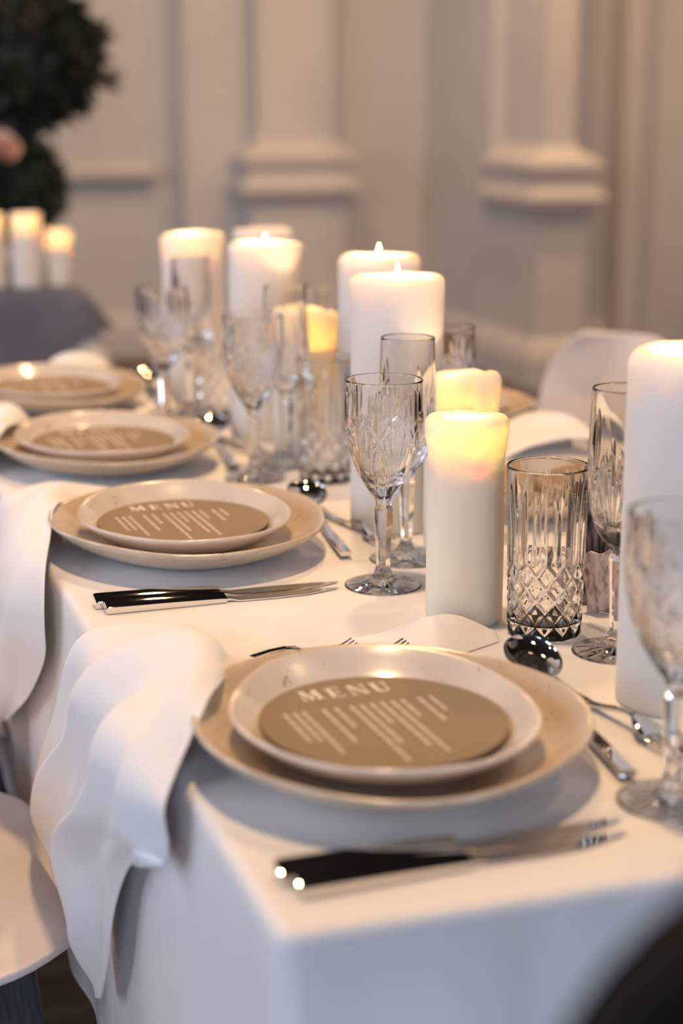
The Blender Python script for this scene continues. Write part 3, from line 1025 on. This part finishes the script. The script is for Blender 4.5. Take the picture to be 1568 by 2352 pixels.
for i, y in enumerate(PY):
    wname = WHERE[i]
    dp = tag(link('dinner_plate', DIN[i % 2], None, (PX, y, T + 0.0006), (0, 0, 0.12 * i)), 'speckled cream dinner plate, %s of the left row' % wname, 'plate', 'dinner plates of the left row')
    sp_ = tag(link('salad_plate', SAL[i % 2], None, (PX - 0.004, y, T + 0.0016), (0, 0, 0.06 * i)), 'speckled cream salad plate stacked on the %s dinner plate' % wname, 'plate', 'salad plates of the left row')
    dp.scale = (1, 1.07, 1)
    sp_.scale = (1, 1.10, 1)
    menu((PX - 0.004, y, T + 0.0318), math.radians(2.0), 'round brown menu card on the %s plate of the left row' % wname)
    dx = 0.0 if i else 0.004
    knife((PX - 0.128, y - 0.160 if i == 0 else y - 0.171, T), math.radians(-86.5 if i == 0 else -89), 0, 'polished table knife next to the %s plate' % wname)
    knife((PX - 0.122, y - 0.1795 if i == 0 else y - 0.1905, T), math.radians(-86.5 if i == 0 else -89), 1, 'slimmer polished knife on the near side of the pair by the %s plate' % wname)
    spoon((PX + 0.1445, y - 0.084, T + 0.003), math.radians(-6.3), 'polished dessert spoon at the top of the %s plate' % wname)
    fork((PX + 0.174, y + 0.140, T), math.radians(188), 'dessert fork lying under the spoon of the %s plate' % wname)
for i, y in enumerate(PY[:3]):
    fork((PX - 0.146, y + 0.225, T + 0.0015), math.radians(-88), 'table fork on the napkin behind the %s plate, the longer reaching' % WHERE[i], 'table_fork', 'table forks behind the plates')
    fork((PX - 0.105, y + 0.211, T + 0.0015), math.radians(-88), 'table fork just behind the rim of the %s plate' % WHERE[i], 'table_fork', 'table forks behind the plates')

# the row across the table: what shows between the candles
for i, (x, y, nm) in enumerate([(0.882, 1.72, 'nearer'), (0.882, 2.262, 'farther')]):
    tag(link('dinner_plate', DIN[i % 2], None, (x, y, T + 0.0006), (0, 0, 2.0 + i)), 'cream dinner plate on the far side of the table, the %s one' % nm, 'plate', 'dinner plates of the far side')
    tag(link('salad_plate', SAL[i % 2], None, (x, y, T + 0.0004), (0, 0, 1 + i)), 'cream salad plate on the %s far side dinner plate' % nm, 'plate', 'salad plates of the far side')
    menu((x, y, T + 0.0305), PI, 'round brown menu card on the %s far side plate' % nm)
knife((1.005, 2.085, T), math.radians(91), 0, 'blurred polished knife on the far side of the table')
NF = [((0.90, 2.125, 0.7530), (0.88, 2.02, 0.7525), 0.0), ((0.93, 2.125, 0.775), (0.92, 2.02, 0.765), 0.004), ((0.97, 2.12, 0.788), (0.97, 2.01, 0.775), 0.004), ((1.01, 2.10, 0.786), (1.015, 1.99, 0.772), 0.003),
      ((1.035, 2.10, 0.760), (1.04, 1.98, 0.752), 0.004), ((1.06, 2.11, 0.67), (1.06, 1.99, 0.66), 0.008), ((1.07, 2.10, 0.57), (1.07, 2.02, 0.57), 0.004)]
napkin(napkin_mesh(NF, 5), 'white linen napkin humped on the far side by the pale chair', (0, 0.0, 0.0))

# ================================================================== DRIED BARK
def bark_sheet(h, wd, curl, r, seed, flare=0.3, lean=0.0):
    """a curled upright sheet of bark with ragged ends, thick enough to have an edge"""
    rng = random.Random(seed)
    nu, nv = 22, 26
    V = []
    ph = [rng.uniform(0, 6.28) for _ in range(5)]
    for layer in (0, 1):
        for i in range(nv):
            q = i / (nv - 1)
            for j in range(nu):
                u = j / (nu - 1) - 0.5
                top = h * (1 + 0.10 * math.sin(9 * u + ph[0]) + 0.06 * math.sin(23 * u + ph[1]))
                z = q * top
                a = u * curl * (1 + 0.25 * math.sin(3 * q + ph[2]))
                rr = r * (1 + flare * (q - 0.4) ** 2 * 2 + 0.12 * math.sin(11 * u + 4 * q + ph[3]) + 0.05 * math.sin(29 * u + ph[4])) - layer * 0.0028
                V.append((rr * math.sin(a) * wd, -rr * math.cos(a) + r + lean * z, z))
    n = nu * nv
    F = grid_faces(nv, nu) + grid_faces(nv, nu, flip=True, base=n)
    for i in range(nv - 1):
        for j, fl_ in ((0, 1), (nu - 1, 0)):
            a, b = i * nu + j, (i + 1) * nu + j
            q = [a, b, b + n, a + n]
            F.append(q if fl_ else q[::-1])
    for j in range(nu - 1):
        for i, fl_ in ((0, 0), (nv - 1, 1)):
            a, b = i * nu + j, i * nu + j + 1
            q = [a, b, b + n, a + n]
            F.append(q if fl_ else q[::-1])
    return V, F


def bark_cluster(loc, label, specs, rz=0):
    t = thing('dried_bark', label, 'dried bark', loc, rz)
    for k, (x, y, a, h, wd, curl, r, m, lean) in enumerate(specs):
        V, F = bark_sheet(h, wd, curl, r, 31 + k, lean=lean)
        link('bark_sheet', mesh('bark_sheet', V, F, M[m]), t, (x, y, 0.0012), (0, 0, a))
    return t


bark_cluster((0.722, 1.415, T), 'upright bundle of dark purple brown dried bark behind the cut tumbler', [
    (-0.020, -0.012, -0.5, 0.104, 1.0, 2.6, 0.022, 'bark_out', 0.05), (0.012, -0.020, 0.35, 0.112, 1.0, 2.4, 0.020, 'bark_out', -0.05), (-0.010, -0.038, 0.1, 0.056, 1.1, 2.2, 0.024, 'bark_in', -0.18),
    (0.026, 0.004, 1.3, 0.105, 1.0, 2.6, 0.020, 'bark_out', 0.1), (-0.028, 0.012, -1.5, 0.098, 1.0, 2.5, 0.020, 'bark_out', 0.1), (0.0, 0.016, 2.9, 0.098, 1.0, 2.8, 0.022, 'bark_out', 0.04),
    (0.024, -0.034, 0.7, 0.050, 0.9, 2.0, 0.018, 'bark_in', -0.2)])
bark_cluster((0.786, 1.915, T), 'small bundle of dried purple bark beyond the slumped candle', [
    (0.0, -0.010, 0.2, 0.125, 1.0, 2.6, 0.020, 'bark_out', 0.06), (0.018, 0.0, 1.0, 0.085, 1.0, 2.5, 0.018, 'bark_out', -0.1), (-0.016, 0.004, -1.0, 0.105, 1.0, 2.5, 0.018, 'bark_in', 0.1), (0.022, -0.016, 0.4, 0.05, 1.0, 2.2, 0.016, 'bark_out', -0.2)], 0.3)


# ================================================================== CHAIRS
def shell_mesh():
    """one moulded sheet: seat and back, rounded corners; faces +X, seat height 0.46"""
    prof = [(0.225, 0.432), (0.215, 0.452), (0.195, 0.4605), (0.12, 0.4600), (0.03, 0.4560), (-0.08, 0.4520), (-0.15, 0.4590), (-0.185, 0.485), (-0.205, 0.54), (-0.225, 0.62), (-0.245, 0.70), (-0.262, 0.77), (-0.272, 0.80), (-0.278, 0.812)]
    P = catmull(prof, 60)
    nu = 33
    V = []
    L = np.r_[0, np.cumsum(np.hypot(*np.diff(P, axis=0).T))]
    q = L / L[-1]
    for i in range(len(P)):
        # half width: rounded at both ends
        t = q[i]
        e0 = min(1.0, t / 0.20)
        e1 = min(1.0, (1 - t) / 0.16)
        hw = 0.232 * (1 - (1 - e0) ** 2.6 * 0.50) * (1 - (1 - e1) ** 2.6 * 0.40) * (1 - 0.10 * smoothstep(0.5, 0.75, t))
        i0, i1 = max(i - 1, 0), min(i + 1, len(P) - 1)
        tx, tz = P[i1] - P[i0]
        ln = math.hypot(tx, tz)
        nx, nz = (tz / ln, -tx / ln)
        if nz < 0 and t < 0.4:
            nx, nz = -nx, -nz
        back = smoothstep(0.42, 0.62, t)
        for j in range(nu):
            u = -1 + 2 * j / (nu - 1)
            wrap = 0.075 * back * abs(u) ** 2.2
            V.append((P[i][0] + wrap, u * hw, P[i][1] + 0.004 * (1 - back) * abs(u) ** 3))
    return mesh('shell', V, grid_faces(len(P), nu, flip=True), M['shell'])


SHELL = shell_mesh()
V, F = [], []
prof = [(0.0125, 0.0), (0.0150, 0.004), (0.0185, 0.20), (0.0225, 0.40), (0.0225, 0.448), (0.018, 0.4495)]
V, F = lathe(prof, 20, cap0=True, cap1=True)
LEGM = mesh('leg', V, F, M['leg'], sharp=50)


def shell_chair(loc, rz, label):
    t = thing('shell_chair', label, 'chair', loc, rz, 'pale shell chairs')
    sh = link('shell', SHELL, t)
    s = sh.modifiers.new('thick', 'SOLIDIFY')
    s.thickness = 0.009
    s.offset = -1
    bv = sh.modifiers.new('round', 'BEVEL')
    bv.width = 0.003
    bv.segments = 2
    for sx in (1, -1):
        for sy in (1, -1):
            link('leg', LEGM, t, (0.185 * sx + 0.014, 0.19 * sy, 0.0016), (0.10 * sy, -0.10 * sx, 0))
    return t


shell_chair((0.012, 1.615, 0), 0, 'pale shell chair whose seat shows under the nearest hanging napkin')
shell_chair((0.012, 2.16, 0), 0, 'pale shell chair whose seat edge shows at the left edge of the picture')
shell_chair((1.12, 2.58, 0), PI, 'blurred pale shell chair across the table, its back rising behind the flute')


# dark chair at the head of the table, out of focus close to the lens
def dark_chair():
    t = thing('dark_chair', 'dark wooden chair at the near table head, only its back corner in the picture', 'chair', (0, 0, 0))
    x0, x1, yb = 0.192, 0.62, 0.40
    out = []
    r = 0.10
    for cx, a0 in ((x1 - r, 0), (x0 + r, PI / 2)):
        for k in range(10):
            a = a0 + k / 9 * PI / 2
            out.append((cx + r * math.cos(a), 0.904 + r * math.sin(a)))
    out += [(x0, 0.905), (x1, 0.905)]
    n = len(out)
    V = [(x, yb - 0.012 - (z - 0.5) * 0.06 + 0.03, z) for x, z in out] + [(x, yb + 0.012 - (z - 0.5) * 0.06 + 0.03, z) for x, z in out]
    F = [list(range(n)), [n + i for i in range(n)][::-1]] + [[i, n + i, n + (i + 1) % n, (i + 1) % n] for i in range(n)]
    link('top_rail', mesh('top_rail', V, F, M['dark_chair'], smooth=False), t)
    for sx in (x0 + 0.012, x0 + 0.115, x0 + 0.205, x0 + 0.295, x1 - 0.042):
        box('spindle', M['dark_chair'], t, sx, sx + 0.03, 0.415, 0.437, 0.46, 0.905)
    box('seat', M['dark_chair'], t, 0.175, 0.62, 0.405, 0.80, 0.425, 0.46, bevel=0.008)
    for lx in (0.21, 0.565):
        for ly in (0.43, 0.755):
            box('leg', M['dark_chair'], t, lx, lx + 0.035, ly, ly + 0.035, 0.0016, 0.425)


dark_chair()

# ================================================================== FAR TABLE, ITS CANDLES, THE PLANT
far = thing('side_table', 'far table standing by the left wall under cloths', 'table', (0, 0, 0))
box('table_top', M['wall_dark'], far, -1.18, 0.68, 4.02, 4.78, T - 0.028, T)
for lx in (-1.1, 0.60):
    for ly in (4.08, 4.68):
        box('leg', M['leg'], far, lx, lx + 0.045, ly, ly + 0.045, 0.0016, T - 0.03)
me = cloth_mesh('side_tablecloth', -1.2, 0.70, 4.0, 4.8, T + 0.006, 0.62, M['cloth'], 0.20, 12, 0.02)
tag(link('side_tablecloth', me), 'white cloth on the far table, showing below the grey one', 'tablecloth')


def overlay():
    """grey square laid over the white cloth: hangs to a slanting hem at the front right corner"""
    top = T + 0.0105
    V, F = [], []
    P, N = perimeter(-1.2, 0.70, 4.0, 4.8, 0.02, 40)
    n = len(P)
    rows = []
    for o, z in ((-0.018, 0), (-0.006, 0), (0.0015, -0.002), (0.006, -0.010)):
        rows.append([(P[i][0] + N[i][0] * o, P[i][1] + N[i][1] * o, top + z) for i in range(n)])
    for k in range(1, 9):
        t = k / 8
        row = []
        for i in range(n):
            x, y = P[i]
            if N[i][1] < -0.5:
                d = min(0.46, 0.085 + 0.85 * (0.70 - x))
                o = 0.016 + 0.10 * t * min(1.0, d / 0.3)
            else:
                d = 0.085
                o = 0.012 + 0.055 * t
            row.append((x + N[i][0] * o, y + N[i][1] * o, top - 0.012 - (d - 0.012) * t))
        rows.append(row)
    V = [p for r in rows for p in r]
    F = grid_faces(len(rows), n, wrap=True, flip=True)
    F.append(list(range(n)))
    return mesh('grey_overcloth', V, F, M['grey_cloth'])


oc = link('grey_overcloth', overlay())
tag(oc, 'blue grey overcloth hanging slantwise over the corner of the far table', 'tablecloth')
for x, y, r, h, lab in [(0.505, 4.15, 0.034, 0.170, 'small lit pillar candle cut by the left edge, standing on the far table'), (0.588, 4.13, 0.035, 0.172, 'small lit pillar candle, middle of three on the far grey cloth'),
                        (0.664, 4.14, 0.033, 0.132, 'shorter pillar candle by the corner of the far grey cloth')]:
    candle((x, y, T + 0.0108), r, h, lab, True, 0.030, 0.66, 0, 0.005, (0, 0), int(x * 100), 'wax', -0.004, 'candles on the far table')


def leaf_ball(rng, c, r, n, size, sprigs):
    V, F = [], []

    def leaf(p, d, s):
        d = d / np.linalg.norm(d)
        side = np.cross(d, np.array([rng.gauss(0, 1), rng.gauss(0, 1), rng.gauss(0, 1)]))
        side /= np.linalg.norm(side)
        up = np.cross(side, d)
        k = len(V)
        V.extend([tuple(p), tuple(p + d * s * .45 + side * s * .26 + up * s * .05), tuple(p + d * s), tuple(p + d * s * .45 - side * s * .26 + up * s * .05)])
        F.extend([[k, k + 1, k + 2], [k, k + 2, k + 3]])
    c = np.array(c)
    for _ in range(n):
        d = np.array([rng.gauss(0, 1) for _ in range(3)])
        d /= np.linalg.norm(d)
        p = c + d * r * rng.uniform(0.72, 0.96)
        leaf(p, d + np.array([rng.gauss(0, .6) for _ in range(3)]), size * rng.uniform(.7, 1.3))
    for dx, dy, dz, L in sprigs:
        d = np.array([dx, dy, dz], float)
        d /= np.linalg.norm(d)
        for k in range(9):
            p = c + d * (r * 0.9 + L * k / 9)
            for sgn in (-1, 1):
                leaf(p, d + sgn * np.array([-d[2], 0.4, d[0]]) * 0.9, size * 1.1)
    return V, F


rng = random.Random(2)
pl = thing('potted_shrub', 'dark clipped potted shrub of two leafy balls behind the far candles', 'plant', (0.74, 5.35, 0))
V, F = lathe([(0.10, 0.0016), (0.135, 0.03), (0.16, 0.30), (0.172, 0.32), (0.172, 0.345), (0.155, 0.345), (0.15, 0.30), (0.14, 0.29)], 36, cap0=True, cap1=True)
link('pot', mesh('pot', V, F, M['pot'], sharp=40), pl)
V, F = lathe([(0.022, 0.28), (0.018, 0.7), (0.017, 1.35)], 12, cap0=True, cap1=True)
link('stem', mesh('stem', V, F, M['pot']), pl)


def foliage(c, r, n, size, sprigs, m):
    V, F = leaf_ball(rng, c, r, n, size, sprigs)
    k = len(V)
    bv, bf = lathe([(r * 0.86 * math.sin(a), c[2] - r * 0.86 * math.cos(a)) for a in np.linspace(0.08, PI - 0.08, 14)], 24, cap0=True, cap1=True)
    V += [(x + c[0], y + c[1], z) for x, y, z in bv]
    F += [[k + i for i in q] for q in bf]
    return link('foliage', mesh('foliage', V, F, M[m], smooth=False), pl, kind='stuff')


foliage((0.045, 0.0, 1.305), 0.215, 2600, 0.045, [(1, 0, 0.30, 0.05), (1, 0, -0.28, 0.08), (0.8, 0, -0.7, 0.03)], 'leaf')
foliage((-0.01, 0.0, 0.925), 0.150, 1700, 0.042, [], 'leaf2')
# blush rose tucked into the shrub
rs = thing('blush_rose', 'blush rose bloom between the two balls of the shrub', 'flower', (0.665, 5.10, 1.045))
for k in range(14):
    a = k * 2.4
    rr = 0.012 + 0.0026 * k
    V = []
    for i in range(5):
        for j in range(7):
            u, q = j / 6 - 0.5, i / 4
            an = a + u * 1.7
            r2 = rr * (0.45 + 0.75 * q ** 0.8)
            V.append((r2 * math.cos(an), r2 * math.sin(an), 0.055 * q - 0.02 - 0.0016 * k * q + 0.006 * math.cos(u * 5)))
    o = link('petal', mesh('petal', V, grid_faces(5, 7), M['petal']), rs)
rs.rotation_euler = (0.9, 0.1, 0)
V, F = lathe([(0.004, -0.12), (0.004, -0.02)], 8, cap0=True, cap1=True)
link('stem', mesh('stem', V, F, M['leaf2']), rs)
